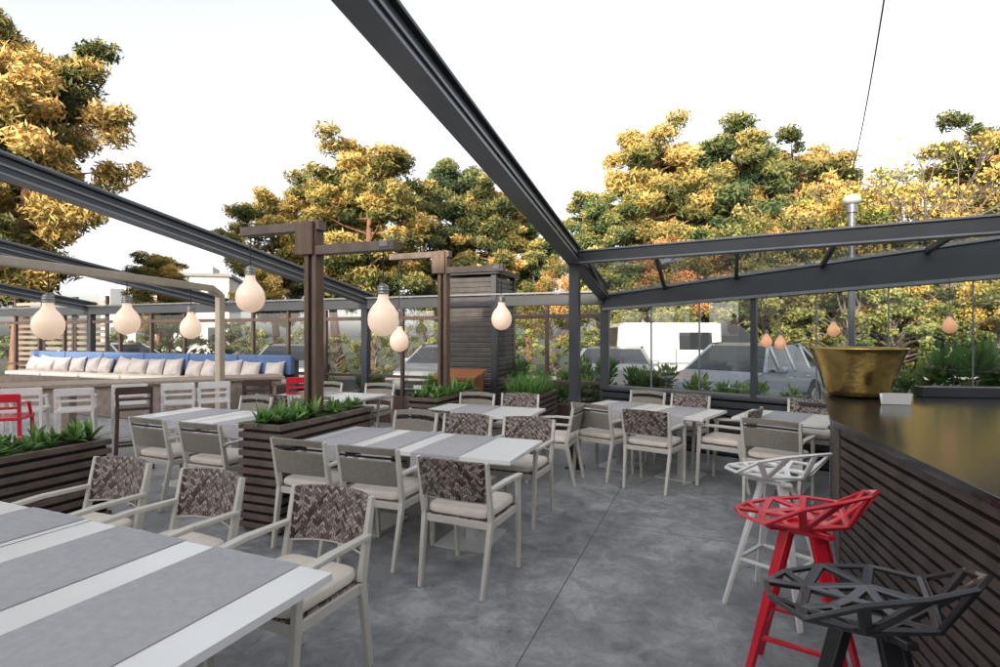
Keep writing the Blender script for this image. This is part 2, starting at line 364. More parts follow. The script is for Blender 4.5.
for x in(-.45,.45):
    for y in(-.45,.45): b.box((x,y,1.33),(.09,.09,2.66),'frame')
b.box((0,0,2.70),(1.1,1.1,.08),'frame'); obj('louvred_kiosk',b.mesh('lk'),(-.35,9.75,0),AV)
b=MB(); b.box((0,0,.48),(.6,.4,.95),'orange'); b.box((0,-.03,1.0),(.72,.5,.05),'orange',R=Matrix.Rotation(.2,3,'X'))
for i in range(4): b.box((0,-.205,.15+i*.22),(.54,.015,.18),'darkwood')
obj('host_stand',b.mesh('hs'),(-.62,8.65,0),AV,bevel=.006)

# ------------------------------------------------------------ timber lamp posts + lamps
def lampmesh(drop,k='lamp'):
    b=MB()
    b.lathe([(0,-.185),(.04,-.179),(.08,-.160),(.113,-.125),(.131,-.08),(.136,-.035),(.130,.010),(.114,.050),(.090,.085),(.066,.113),(.052,.138),(.046,.165),(.045,.19)],k)
    b.lathe([(.045,.185),(.054,.187),(.056,.20),(.048,.205),(.054,.212),(.054,.228),(.047,.233),(.052,.24),(.047,.256),(.028,.272),(.012,.28),(0,.282)],'cap',n=20)
    b.cyl((0,0,.27),(0,0,drop),.005,.005,'cord',6)
    return b.mesh('pendant_lamp_or_reflection')
def lamp(x,y,z,ztop,s=1,k='lamp'): obj('pendant_lamp_or_reflection',lampmesh((ztop-z)/s,k),(x,y,z),0,s)
def lamppost(c,zt):
    b=MB()
    for sx in(-.045,.045): b.box((sx,0,(zt)/2),(.05,.11,zt),'brownpost')
    b.box((0,0,zt/2),(.035,.07,zt-.05),'slatcore')
    b.beam((.1,0,zt-.05),(-.86,0,zt-.05),.11,.085,'slat')
    b.beam((-.1,-.002,zt-.28),(.9,-.002,zt-.28),.11,.085,'slat')
    b.box((.8,-.05,zt-.27),(.09,.03,.05),'rail'); b.box((-.05,-.07,zt-.17),(.2,.03,.3),'brownpost')
    obj('timber_lamp_post',b.mesh('lp'),P3(c,0),AV,bevel=.005)
c1=Vector((-1.74,5.05,0)); lamppost(c1,2.70)
c2=Vector((-.78,7.51,0)); lamppost(c2,2.80)
q=c1+V*.76; lamp(q.x,q.y,1.81,2.38); q=c1-V*.78; lamp(q.x,q.y,2.04,2.6)
q=c2+V*.86; lamp(q.x,q.y,1.88,2.48); q=c2-V*.72; lamp(q.x,q.y,1.57,2.7)
for s,z in((2.42,1.56),(2.58,1.54),(3.15,1.70),(4.2,1.74)):
    p,l,h=Gp(s); p=p-WN*.16; lamp(p.x,p.y,z,l+.06,.48,'lampreflect')  # small glowing globes added in place of lamp reflections in the glass
b=MB(); A=Vector((-4.2,8.1,0)); B=Vector((-4.62,3.9,0))
b.beam(P3(A+(B-A)*.05,2.31),P3(B,2.31),.10,.09,'wframe'); 
b.beam(P3(A,2.22),P3(A+(B-A)*.055,2.315),.10,.085,'wframe'); b.box(P3(A,1.12),(.10,.10,2.24),'wframe',AV)
b.box(P3(B,1.16),(.10,.10,2.33),'wframe',AV); obj('timber_light_frame',b.mesh('tlf'),bevel=.01)
for t,z in((.655,1.77),(.42,1.82),(.155,1.76)):
    q=A+(B-A)*t; lamp(q.x,q.y,z,2.27)

# ------------------------------------------------------------ chairs
def chairmesh(woven):
    b=MB(); bk='weave' if woven else 'chairback'
    for sx in(-1,1):
        b.beam((sx*.245,.235,0),(sx*.255,.20,.655),.026,.034,'chair',.034,.042,up=(0,1,0))
        b.beam((sx*.225,-.30,0),(sx*.245,-.21,.46),.026,.034,'chair',.034,.045,up=(0,1,0))
        b.beam((sx*.245,-.21,.46),(sx*.25,-.285,.85),.034,.045,'chair',.026,.03,up=(0,1,0))
        b.beam((sx*.256,-.25,.668),(sx*.262,.02,.672),.04,.024,'chair',.05,.024)
        b.beam((sx*.262,.02,.672),(sx*.256,.235,.658),.05,.024,'chair',.045,.024)
        b.beam((sx*.235,-.2,.43),(sx*.235,.2,.43),.03,.05,'chair')
    b.beam((-.23,.205,.43),(.23,.205,.43),.03,.05,'chair'); b.beam((-.23,-.205,.43),(.23,-.205,.43),.03,.05,'chair')
    b.box((0,0,.452),(.47,.43,.02),'weave' if woven else 'chairback')
    def panel(z0,z1,k,th=.022,xw=.252,ends=True):
        n=12; vs=[]
        for i in range(n+1):
            x=-xw+2*xw*i/n; sag=.055*(1-(x/xw)**2)
            for z in(z0,z1):
                yy=-.235-(z-.6)*.19-sag
                vs+= [(x,yy-th/2,z+.012*(1-(x/xw)**2)),(x,yy+th/2,z+.012*(1-(x/xw)**2))]
        fs=[]
        for i in range(n):
            o=i*4;p=o+4
            fs+=[(o,p,p+2,o+2),(o+1,o+3,p+3,p+1),(o+2,p+2,p+3,o+3),(o,o+1,p+1,p)]
        fs+=[(0,2,3,1),(4*n,4*n+1,4*n+3,4*n+2)]
        b.add(vs,fs,k)
    if woven: panel(.585,.845,bk,.03); panel(.574,.586,'chair',.02,.245)
    else: panel(.575,.755,bk); panel(.768,.785,'slatcore',.012,.245); panel(.80,.85,'chairback',.026)
    b.sq((0,.0,.495),(.47,.46,.075),'cushion',.45,.3)
    return b.mesh('woven_chair' if woven else 'chair')
CW=chairmesh(True); CS=chairmesh(False)
def chair(x,y,face,woven):
    a=math.atan2(face.y,face.x)-math.pi/2+random.uniform(-.07,.07)
    obj('dining_armchair',CW if woven else CS,(x,y,0),a,1.0,bevel=.005)
def tablemesh(Lx,runners,nb=2,w=.8,drop=.13):
    b=MB(); b.box((0,0,.735),(Lx,w,.03),'white'); b.box((0,0,.712),(Lx-.06,w-.06,.016),'steel')
    for i in range(1,nb): b.box((-Lx/2+Lx*i/nb,0,.7515),(.004,w,.001),'slatcore')
    for i in range(nb):
        x=-Lx/2+Lx*(i+.5)/nb
        b.box((x,0,.36),(.07,.07,.70),'steel'); b.box((x,0,.008),(.42,.5,.016),'steel')
    for x0,x1 in runners:
        xa,xb=-Lx/2+x0,-Lx/2+x1; n=8
        prof=[(-w/2-.006,.752-drop)]+[(-w/2-.004,.748),(-w/2+.006,.7535)]+[(w/2-.006,.7535),(w/2+.004,.748),(w/2+.006,.752-drop)]
        vs=[];m=len(prof)
        for i in range(n+1):
            xx=xa+(xb-xa)*i/n
            for j,(y,z) in enumerate(prof):
                wv=(.006*math.sin(i*1.9+x0*7) if j in(0,m-1) else 0); vs.append((xx,y+math.copysign(abs(wv),y),z))
        fs=[(i*m+j,(i+1)*m+j,(i+1)*m+j+1,i*m+j+1) for i in range(n) for j in range(m-1)]
        b.add(vs,fs,'runner',True)
    return b.mesh('table')
C=Vector((-.63,2.03,0)); uf=Vector((.39,.921,0)).normalized(); vf=Vector((.921,-.39,0)).normalized()
Lf=2.9; wf=.82; cc=C-vf*(Lf/2)-uf*(wf/2)
obj('dining_table',tablemesh(Lf,[(Lf-.62,Lf-.16),(Lf-1.25,Lf-.80),(Lf-1.95,Lf-1.5),(.1,.6)],2,wf,.0),P3(cc,0),math.atan2(vf.y,vf.x),bevel=.003)
chair(-.975,2.50,-uf,True); chair(-1.78,2.85,-uf,True); chair(-2.5,3.16,-uf,True)
D=Vector((.07,3.80,0)); cc=D-V*.95+U*.4
obj('dining_table',tablemesh(1.9,[(.12,.5),(.95-.3,.95-.02),(1.1,1.5)],2),P3(cc,0),AV,bevel=.003)
chair(-.19,3.70,U,True); chair(-.84,4.08,U,False); chair(-1.42,4.34,U,False)
chair(.155,4.86,-U,True); chair(-.42,5.06,-U,True); chair(-.98,5.28,-U,False)
E=Vector((-2.22,5.15,0)); cc=E-V*.95+U*.4
obj('dining_table',tablemesh(1.9,[(.3,.75),(1.2,1.65)],2),P3(cc,0),AV,bevel=.003)
chair(-2.58,5.08,U,False); chair(-3.22,5.36,U,False); chair(-2.45,6.35,-U,True); chair(-3.2,6.6,-U,False)
obj('dining_table',tablemesh(1.3,[(.3,.75)],1),(-.2,6.35,0),AV,bevel=.003)
chair(.18,6.92,-U,True); chair(-.42,7.0,-U,False); chair(-.62,5.95,U,True); chair(.6,6.1,-V,False)
obj('dining_table',tablemesh(1.5,[(.3,.75)],1),(-2.5,7.9,0),AV,bevel=.003)
chair(-2.0,8.35,-U,False); chair(-2.9,8.6,-U,False); chair(-2.25,7.2,U,False); chair(-2.9,7.35,U,True)
obj('dining_table',tablemesh(1.55,[(.2,.6),(.95,1.35)],2),(1.8,6.5,0),AV2,bevel=.003)
chair(1.22,6.33,U2,False); chair(1.68,5.86,U2,True); chair(2.48,5.9,-V2,True); chair(2.3,6.85,-U2,True); chair(1.85,7.25,-U2,False)
obj('dining_table',tablemesh(.9,[(.25,.65)],1),(3.1,5.85,0),AV2,bevel=.003)
chair(2.68,5.2,U2,False); chair(3.6,6.3,-U2,True)

# ------------------------------------------------------------ planters
def blades(b,rng,cx,cy,z,nb,ln,wd,spread,k='plant'):
    T=[]
    for i in range(nb):
        a=rng.uniform(0,6.283); tilt=rng.uniform(.1,spread); l=ln*rng.uniform(.6,1.15)
        d=np.array([math.cos(a),math.sin(a)])
        pts=[]
        for j in range(4):
            t=j/3; r=l*(t*math.sin(tilt)+.25*t*t*math.sin(tilt)); h=l*(t*math.cos(tilt)-.28*t*t*math.sin(tilt))
            pts.append((cx+d[0]*r,cy+d[1]*r,z+h))
        sx,sy=-d[1],d[0]; ws=[wd*.45,wd,wd*.85,.002]
        vs=[]
        for p,ww in zip(pts,ws): vs+=[(p[0]-sx*ww/2,p[1]-sy*ww/2,p[2]),(p[0]+sx*ww/2,p[1]+sy*ww/2,p[2])]
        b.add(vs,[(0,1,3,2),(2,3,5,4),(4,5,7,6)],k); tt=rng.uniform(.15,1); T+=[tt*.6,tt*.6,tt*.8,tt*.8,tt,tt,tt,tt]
    return T
def planter(name,c,Wx,Ly,h,kind,seed,rz=AV):
    rng=np.random.default_rng(seed)
    b=MB(); b.box((0,0,h/2-.02),(Wx-.05,Ly-.05,h-.08),'slatcore')
    n=int(h/.075)
    for i in range(n):
        z=.06+i*(h-.08)/(n-1)
        for sy in(-1,1): b.box((0,sy*(Ly/2-.01),z),(Wx,.022,.046),'slat')
        for sx in(-1,1): b.box((sx*(Wx/2-.01),0,z),(.022,Ly-.044,.046),'slat')
    b.box((0,0,h-.05),(Wx-.06,Ly-.06,.03),'soil')
    b.box((0,Ly/2-.03,h-.008),(Wx,.05,.02),'slat'); b.box((0,-Ly/2+.03,h-.008),(Wx,.05,.02),'slat')
    for sx in(-1,1): b.box((sx*(Wx/2-.025),0,h-.0085),(.05,Ly-.11,.02),'slat')
    o=obj(name,b.mesh('planter'),c,rz,bevel=.003)
    p=MB();T=[]
    if kind=='spiky':
        for i in range(int(Ly/.15)):
            for sx in(-.12,0,.12): T+=blades(p,rng,sx+rng.uniform(-.03,.03),-Ly/2+.1+i*.15+rng.uniform(-.03,.03),h-.03+rng.uniform(0,.05),20,.15*rng.uniform(.7,1.35),.038,1.35)
    else:
        for i in range(int(Wx*Ly*900)):
            T+=blades(p,rng,rng.uniform(-Wx/2+.05,Wx/2-.05),rng.uniform(-Ly/2+.05,Ly/2-.05),h-.03,3,.30,.009,.7)
    obj('plants',p.mesh('plants',np.array(T)),parent=o)
A0=Vector((-2.19,4.52,0)); pc=A0+V*.225+U*.65; planter('slatted_planter',P3(pc,0),.45,1.3,.90,'spiky',1)
pc=Vector((-1.98,4.44,0))+U*3.35; planter('slatted_planter',P3(pc,0),.45,1.35,.82,'spiky',2)
planter('slatted_planter',(.45,8.0,0),.55,1.0,.78,'grass',3)
planter('slatted_planter',(-.95,9.2,0),.5,.7,.78,'grass',5)
planter('slatted_planter',(-3.72,4.25,0),.6,.9,.76,'spiky',4)

# ------------------------------------------------------------ bar counter
b=MB(); PT=[Vector((1.22,.2,0)),Vector((2.14,3.5,0)),Vector((3.0,5.0,0)),Vector((5.2,4.7,0)),Vector((5.2,.2,0))]
def prism(b,pts,z0,z1,k,off=0):
    n=len(pts); c=sum(pts,Vector())/n; q=[p+(c-p).normalized()*off for p in pts]
    b.add([P3(p,z0) for p in q]+[P3(p,z1) for p in q],[tuple(range(n)),tuple(range(n,2*n))[::-1]]+[(i,n+i,n+(i+1)%n,(i+1)%n) for i in range(n)],k)
prism(b,PT,.0,1.055,'slatcore',.14); prism(b,PT,1.058,1.10,'granite')
for a,c in((PT[0],PT[1]),(PT[1],PT[2]),(PT[2],PT[3])):
    d=(c-a).normalized(); nrm=Vector((-d.y,d.x,0))
    for i in range(16):
        z=.05+i*.0645; b.beam(P3(a-nrm*.075+d*.03,z),P3(c-nrm*.075-d*.03,z),.05,.044,'slatbar')
obj('bar_counter',b.mesh('bar'),bevel=.003)
b=MB(); b.box((4.4,4.62,1.145),(1.5,.14,.085),'frame',-.14); obj('bar_upstand',b.mesh('bu'),bevel=.004)
b=MB(); b.lathe([(0,.005),(.20,.005),(.235,.02),(.25,.06),(.275,.16),(.31,.27),(.345,.37),(.362,.41),(.375,.418),(.372,.43),(.352,.425),(.33,.37),(.29,.25),(.24,.09),(.18,.05),(0,.045)],'brass',n=64)
b.cyl((0,0,.30),(0,0,.31),.27,.27,'soil',24)
obj('brass_bowl',b.mesh('bowl'),(3.12,4.72,1.10),0,1.0)
b=MB(); b.box((0,0,.045),(.20,.004,.09),'white',R=Matrix.Rotation(.25,3,'X')); b.box((0,.03,.04),(.20,.004,.085),'white',R=Matrix.Rotation(-.3,3,'X')); obj('menu_card',b.mesh('mc'),(3.05,4.15,1.103),-.2)

# ------------------------------------------------------------ faceted lattice bar stools
def facet_stool(key):
    vs=[]
    def ring(r,z,n,ph=0,fx=1,fy=1):
        o=len(vs)
        for i in range(n):
            t=2*math.pi*i/n+ph; vs.append([r*fx*math.cos(t),r*fy*math.sin(t),z if not callable(z) else z(t)])
        return list(range(o,o+n))
    c=ring(.085,.745,6); m=ring(.19,lambda t:.765-.02*math.sin(t),6,math.pi/6)
    def zo(t):
        s=-math.sin(t); return .785+ (.17*max(0,s)**.8) + .015*math.cos(2*t)
    o=ring(.29,zo,12,0,1.0,.95)
    fs=[tuple(c)]
    for i in range(6):
        j=(i+1)%6
        fs.append((c[i],c[j],m[j],m[i])) if i%2 else fs.extend([(c[i],c[j],m[i]),(m[i],c[j],m[j])])
        k=(2*i+1)%12; k1=(k+1)%12; k2=(k+2)%12
        if i%2: fs.append((m[i],m[j],o[k2],o[k1])); fs.append((m[i],o[k1],o[k]))
        else: fs.append((m[i],o[k1],o[k])); fs.append((m[i],m[j],o[k1])); fs.append((m[j],o[k2],o[k1]))
    me=bpy.data.meshes.new('stool_seat'); me.from_pydata(vs,[],fs); me.materials.append(M[key]); me.update()
    bm=bmesh.new(); bm.from_mesh(me); bmesh.ops.recalc_face_normals(bm,faces=bm.faces)
    orig=list(bm.faces)
    bmesh.ops.inset_individual(bm,faces=orig,thickness=.0155,use_even_offset=True)
    bmesh.ops.delete(bm,geom=orig,context='FACES_ONLY')
    bm.to_mesh(me); bm.free()
    b=MB()
    for sx in(-1,1):
        for sy in(-1,1):
            b.beam((sx*.055,sy*.055,.735),(sx*.21,sy*.21,.0),.06,.022,key,.028,.02,up=(sx,sy,0))
            b.beam((sx*.045,sy*.045,.735),(sx*.12,sy*.12,.745),.035,.02,key)
    z=.27; q=.055+(.21-.055)*(1-z/.735)
    for a,c in(((-q,-q),(q,-q)),((q,-q),(q,q)),((q,q),(-q,q)),((-q,q),(-q,-q))): b.beam((a[0],a[1],z),(c[0],c[1],z),.024,.016,key)
    b.box((0,0,.728),(.16,.16,.018),key)
    return me,b.mesh('stool_base')
for key,x,y,rz in(('black',1.14,1.68,-.35),('red',1.39,2.48,-.25),('wlacq',1.68,3.28,-.5)):
    s,bm=facet_stool(key)
    o=obj('lattice_bar_stool',bm,(x,y,.0),AV+rz,1.04,bevel=.003)
    st=obj('seat_lattice',s,parent=o); sf=st.modifiers.new('s','SOLIDIFY'); sf.thickness=.014; sf.offset=0
    bv=st.modifiers.new('b','BEVEL'); bv.width=.002
    st.rotation_euler=(0,0,math.pi/2-.4)

# ------------------------------------------------------------ high communal table, stools, bench
def barstool(key):
    b=MB()
    for sx in(-1,1):
        b.beam((sx*.19,.18,0),(sx*.17,.16,.74),.032,.032,key); b.beam((sx*.19,-.20,0),(sx*.17,-.17,.74),.032,.032,key)
        b.beam((sx*.17,-.17,.74),(sx*.175,-.20,1.0),.03,.03,key); b.beam((sx*.18,-.19,.3),(sx*.18,.17,.3),.022,.022,key)
        b.beam((sx*.175,-.19,.90),(sx*.18,.05,.90),.03,.022,key); b.beam((sx*.178,.05,.90),(sx*.17,.14,.74),.03,.022,key)
    b.beam((-.18,.17,.25),(.18,.17,.25),.022,.03,key); b.beam((-.18,-.19,.35),(.18,-.19,.35),.022,.022,key)
    b.box((0,0,.74),(.38,.38,.035),key); b.box((0,-.2,.965),(.36,.02,.09),key); b.box((0,-.195,.86),(.34,.015,.03),key)
    return b.mesh('bar_stool')
BS={k:barstool(k) for k in('wlacq','darkwood','red')}
w1=Vector((.862,.507,0)); n1=Vector((-.507,.862,0)); aw=math.atan2(w1.y,w1.x)
for k,x,y in(('red',-5.35,5.85),('wlacq',-5.1,6.5),('darkwood',-4.5,6.65),('wlacq',-4.25,7.15),('wlacq',-3.9,7.35),('darkwood',-3.45,7.7),('red',-3.0,8.1),('red',-6.0,5.65),('wlacq',-4.8,7.0),('wlacq',-5.7,6.5)):
    obj('high_stool',BS[k],(x,y,0),aw+random.uniform(-.2,.2),bevel=.004)
b=MB(); L0=Vector((-8.2,5.79,0)); L1=Vector((-3.42,8.6,0)); ctr=(L0+L1)/2+n1*.38; ln=(L1-L0).length
b.box(P3(ctr,.945),(ln,.76,.045),'oak',aw); b.box(P3(ctr,.885),(ln-.1,.66,.07),'oak',aw)
for t in(.03,.27,.5,.74,.97):
    q=L0+(L1-L0)*t+n1*.38; b.box(P3(q,.42),(.09,.6,.85),'oak',aw)
obj('communal_high_table',b.mesh('ht'),bevel=.004)
BR=Vector((-3.75,9.35,0)); bl=7.5; ctr=BR-V*bl/2
b=MB(); b.box(P3(ctr,.38),(bl,.6,.76),'slat',AV); b.box(P3(ctr+U*.34,.6),(bl,.1,1.2),'slatbar',AV)
for i in range(6):
    q=BR-V*(bl*(i+.5)/6); b.box(P3(q+U*.24,1.09),(bl/6-.02,.12,.34),'blue',AV); b.box(P3(q-U*.05,.80),(bl/6-.02,.5,.08),'cushion',AV)
obj('banquette_bench',b.mesh('bb'),bevel=.025)
def pillow():
    b=MB(); n=14; vs=[]; fs=[]
    for side in(-1,1):
        for j in range(n+1):
            for i in range(n+1):
                x=-1+2*i/n; z=-1+2*j/n; e=(1-x**4)*(1-z**4); pin=1-.10*(1-x*x)*abs(z)**3-.0; pin2=1-.10*(1-z*z)*abs(x)**3
                vs.append((x*.22*pin2,side*.085*max(0,e)**.55,z*.19*pin))
    m=(n+1)**2
    for j in range(n):
        for i in range(n):
            a=j*(n+1)+i; fs.append((a,a+1,a+n+2,a+n+1)); fs.append((m+a,m+a+n+1,m+a+n+2,m+a+1))
    b.add(vs,fs,'pillow',True); return b.mesh('pillow')
pm=pillow()
for i in range(15):
    q=BR-V*(.3+i*.49+random.uniform(-.06,.06))+U*.08
    o=obj('throw_pillow',pm,P3(q,.985),AV+random.uniform(-.25,.25),random.uniform(.84,1.0)); o.rotation_euler[0]=-.3; o.rotation_euler[1]=random.uniform(-.2,.2)
b=MB()
for s in range(3):
    q=G0-V*(13.2+s*1.3)+U*.5
    for i in range(16): b.box(P3(q,.2+i*.15),(1.2,.03,.08),'oak',AV)
    b.box(P3(q-V*.6,1.3),(.07,.07,2.6),'darkwood',AV); b.box(P3(q+V*.6,1.3),(.07,.07,2.6),'darkwood',AV)
obj('slatted_screen',b.mesh('ss'))

# ------------------------------------------------------------ vegetation
def crown(b,rng,clumps,leafsize,elong,per,k,flat=0):
    T=[]
    for x,y,z,rx,rz,t in clumps:
        n=max(8,int(per*(rx**1.6)))
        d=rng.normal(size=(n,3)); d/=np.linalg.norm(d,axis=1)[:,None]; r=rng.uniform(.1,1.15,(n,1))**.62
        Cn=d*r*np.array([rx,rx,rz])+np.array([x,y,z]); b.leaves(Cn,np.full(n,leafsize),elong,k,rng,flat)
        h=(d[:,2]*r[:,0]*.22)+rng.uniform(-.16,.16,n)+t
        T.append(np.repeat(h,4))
    return np.concatenate(T)
def pine(seed,h,k='pine',wide=1.0,base=.28,leaf=.033):
    rng=np.random.default_rng(seed); b=MB(); pts=[];rad=[]
    bx,by=rng.uniform(-.8,.8,2)
    def axis(t): return np.array([bx*math.sin(t*3)*.6,by*math.sin(t*2.4)*.6,h*t*.95])
    for i in range(11):
        t=i/10; pts.append(tuple(axis(t))); rad.append(.022*h*(1-t)**.8+.02)
    b.path(pts,rad,'bark',10); cl=[]
    nl=46
    for i in range(nl):
        t=base+(.97-base)*((i+rng.uniform(0,1))/nl); a=i*2.4+rng.uniform(-.6,.6)
        f=(t-base)/(1-base)
        prof=(.55+1.0*f if f<.38 else .93*math.sqrt(max(0,1-((f-.38)/.70)**2)))
        l=h*.25*wide*max(.14,prof)*rng.uniform(.5,1.2)
        p=axis(t)
        up=rng.uniform(.0,.5)*l; e=p+np.array([math.cos(a)*l,math.sin(a)*l,up])
        m=(p+e)/2+np.array([0,0,-.05*l]); b.path([tuple(p),tuple(m),tuple(e)],[.010*h*(1-t)+.03,.03,.012],'bark',5)
        tb=rng.uniform(.25,.82)
        for q in(1.0,.78,.55,.4):
            if q<.6 and rng.uniform()<.5: continue
            for _ in range(2 if q>.7 else 1):
                c=p+(e-p)*q+rng.normal(size=3)*np.array([.34,.34,.30])*(1-.5*f)
                rr=rng.uniform(.34,.68)*(.075*h+.15)
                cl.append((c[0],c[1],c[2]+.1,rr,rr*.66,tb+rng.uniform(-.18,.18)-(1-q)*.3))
    top=axis(1); cl.append((top[0],top[1],top[2]-.25,.42,.45,.6))
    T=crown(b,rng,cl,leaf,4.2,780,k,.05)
    return b.mesh('pine_tree',T)
def decid(seed,h,k,leaf=.055,per=450,nl=38,base=.2,w=.33):
    rng=np.random.default_rng(seed); b=MB()
    pts=[(0,0,0),(.1,.05,h*.25),(-.05,.1,h*.5),(.1,0,h*.8)]; b.path(pts,[.02*h,.015*h,.01*h,.03],'bark2',9); cl=[]
    for i in range(nl):
        u=rng.normal(size=3); u/=np.linalg.norm(u); r=rng.uniform(.5,1)
        c=np.array([u[0]*h*w*r,u[1]*h*w*r,h*(.5+base/2)+u[2]*h*(.47-base/2)*r])
        s=np.array([0,0,max(h*.15,c[2]*.6)]); m=(s+c)/2+rng.normal(size=3)*.15
        b.path([tuple(s),tuple(m),tuple(c)],[.045,.03,.01],'bark2',5)
        for q in range(2):
            rr=rng.uniform(.4,.9)*h*.10; cc=c+rng.normal(size=3)*h*.05; cl.append((cc[0],cc[1],cc[2],rr,rr*.75,rng.uniform(.15,.85)))
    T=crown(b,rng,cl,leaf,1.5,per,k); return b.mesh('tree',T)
def bare(seed,h):
    rng=np.random.default_rng(seed); b=MB(); tips=[]
    def br(p,d,l,r,dep):
        e=p+d*l; b.path([tuple(p),tuple(e)],[r,r*.65],'bark2',5); 
        if dep==0: tips.append(e); return
        for i in range(3 if dep>1 else 4):
            nd=d+rng.normal(size=3)*.42; nd[2]=abs(nd[2])*.8+.15; nd/=np.linalg.norm(nd); br(e,nd,l*rng.uniform(.6,.8),r*.6,dep-1)
    br(np.zeros(3),np.array([0.03,0,1.]),h*.33,.016*h,4)
    t=np.array(tips); C=np.repeat(t,7,0)+rng.normal(size=(len(t)*7,3))*.25; b.leaves(C,np.full(len(C),.045),1.5,'autumn',rng)
    return b.mesh('bare_tree',np.repeat(rng.uniform(.4,.9,len(C)),4))
def shrub(seed,h,w,k,n,leaf,el=2.6):
    rng=np.random.default_rng(seed); b=MB()
    for i in range(9):
        a=rng.uniform(0,6.28); b.path([(0,0,0),(math.cos(a)*w*.2,math.sin(a)*w*.2,h*.5),(math.cos(a)*w*.4,math.sin(a)*w*.4,h*.85)],[.014,.01,.004],'bark2',5)
    cl=[]
    for i in range(16):
        a=rng.uniform(0,6.28); r=w*.42*rng.uniform(.1,1); z=h*rng.uniform(.2,.88); cl.append((math.cos(a)*r,math.sin(a)*r,z,w*.2,h*.16,rng.uniform(.2,.8)))
    T=[]
    for x,y,z,rx,rz,t in cl:
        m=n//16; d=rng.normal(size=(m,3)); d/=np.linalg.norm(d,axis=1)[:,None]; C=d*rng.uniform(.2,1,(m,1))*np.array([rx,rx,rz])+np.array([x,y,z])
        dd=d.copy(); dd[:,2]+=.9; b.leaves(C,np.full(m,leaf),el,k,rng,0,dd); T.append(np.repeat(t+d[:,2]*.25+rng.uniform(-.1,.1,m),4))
    return b.mesh('shrub',np.concatenate(T))
PN=[pine(11,11),pine(12,11,wide=1.12),pine(13,11,base=.35,wide=.9)]
PG=[pine(21,11,'pineg',wide=.8,base=.2),pine(22,11,'pineg')]
DC=[decid(31,9,'autumn'),decid(32,9,'autumn')]; DG=decid(33,8,'bush')
BT=bare(41,9)
def put(name,me,x,y,h,h0,wx=1): 
    s=h/h0; obj(name,me,(x,y,-.1),random.uniform(0,6.28),(s*wx,s*wx,s))
put('pine_tree',PN[1],-15.2,17,11.4,11,.95); put('pine_tree',PN[0],-19,20,13.5,11); put('pine_tree',PN[2],-14.6,23,5.2,11,1.1)
put('pine_tree',PN[0],-6.4,27,11.2,11,1.1); put('pine_tree',PN[1],-11.4,28,9.2,11,.95); put('pine_tree',PN[2],-8.9,30,10.6,11,1.1)
put('pine_tree',PG[0],-2.6,32,12.0,11); put('pine_tree',PN[2],-.2,31,10.4,11,1.1); put('pine_tree',PG[1],1.8,33,9.4,11,1.1)
put('pine_tree',PG[1],5.4,30,9.8,11); put('pine_tree',PN[0],8.4,31,13.2,11,1.0); put('pine_tree',PG[1],10.7,33,12.4,11); put('pine_tree',PG[0],13.3,32,14.2,11,1.1)
put('pine_tree',PG[1],15.2,34,12.5,11,1.1); put('pine_tree',PN[1],17.6,33,13.2,11,1.0); put('autumn_tree',DC[0],19.6,31,10.8,9); put('autumn_tree',DC[1],12.6,25,7.6,9)
put('green_tree',DG,11.4,23.5,7.2,8); put('autumn_tree',DC[1],8.2,25,7.2,9); put('autumn_tree',DC[0],16.2,25.5,8.6,9); put('green_tree',DG,5.2,26,6.0,8); put('autumn_tree',DC[1],22.5,29,11.2,9,.9)
put('pine_tree',PN[1],24.2,27,12.2,11); put('autumn_tree',DC[0],19.2,23,7.2,9); put('bare_tree',BT,19.6,24,10.4,9); put('bare_tree',BT,16.7,26,10.3,9); put('pine_tree',PG[0],28,31,12,11); put('pine_tree',PN[0],21,35,12.5,11,1.1)
put('autumn_tree',DC[1],2.6,27,5.6,9); put('green_tree',DG,-4,29,5.2,8); put('autumn_tree',DC[0],-16.5,27,4.0,9)
HB=[decid(51,3.2,'bush',leaf=.04,per=1000,nl=24,base=.0,w=.45),decid(52,3.2,'bush',leaf=.04,per=1000,nl=24,base=0,w=.45)]
fo=bpy.data.objects.new('undergrowth_hedge',None); COL.objects.link(fo)
for i in range(34):
    x=-24+i*1.55
    s=random.uniform(.7,1.15)*(1.25 if x>6 else .75); y=random.uniform(22,24.5)
    o=obj('bush',HB[i%2],(x,y,-.3),random.uniform(0,6),s,parent=fo)
    if x>5: obj('bush',HB[(i+1)%2],(x*1.1+1,y+3,-.2),random.uniform(0,6),s*1.45,parent=fo)
SH=[shrub(61,1.45,1.05,'shrub',1800,.026),shrub(62,1.45,1.05,'shrub',1800,.026)]
for k in range(13):
    q=G0+WD*(.4+k*.7)+WN*(.75+random.uniform(-.1,.15)); s=random.uniform(.74,.88) if k<5 else random.uniform(.95,1.2)
    obj('oleander_shrub',SH[k%2],P3(q,-.1),random.uniform(0,6),s)
for k in range(4):
    q=G0-V*(.4+k*.8)+U*(.8); obj('oleander_shrub',SH[k%2],P3(q,-.1),random.uniform(0,6),random.uniform(.75,.95))
for k in range(8):
    q=G0-V*(5+k*1.3)+U*(.9); obj('oleander_shrub',SH[k%2],P3(q,-.1),random.uniform(0,6),random.uniform(.65,.85))

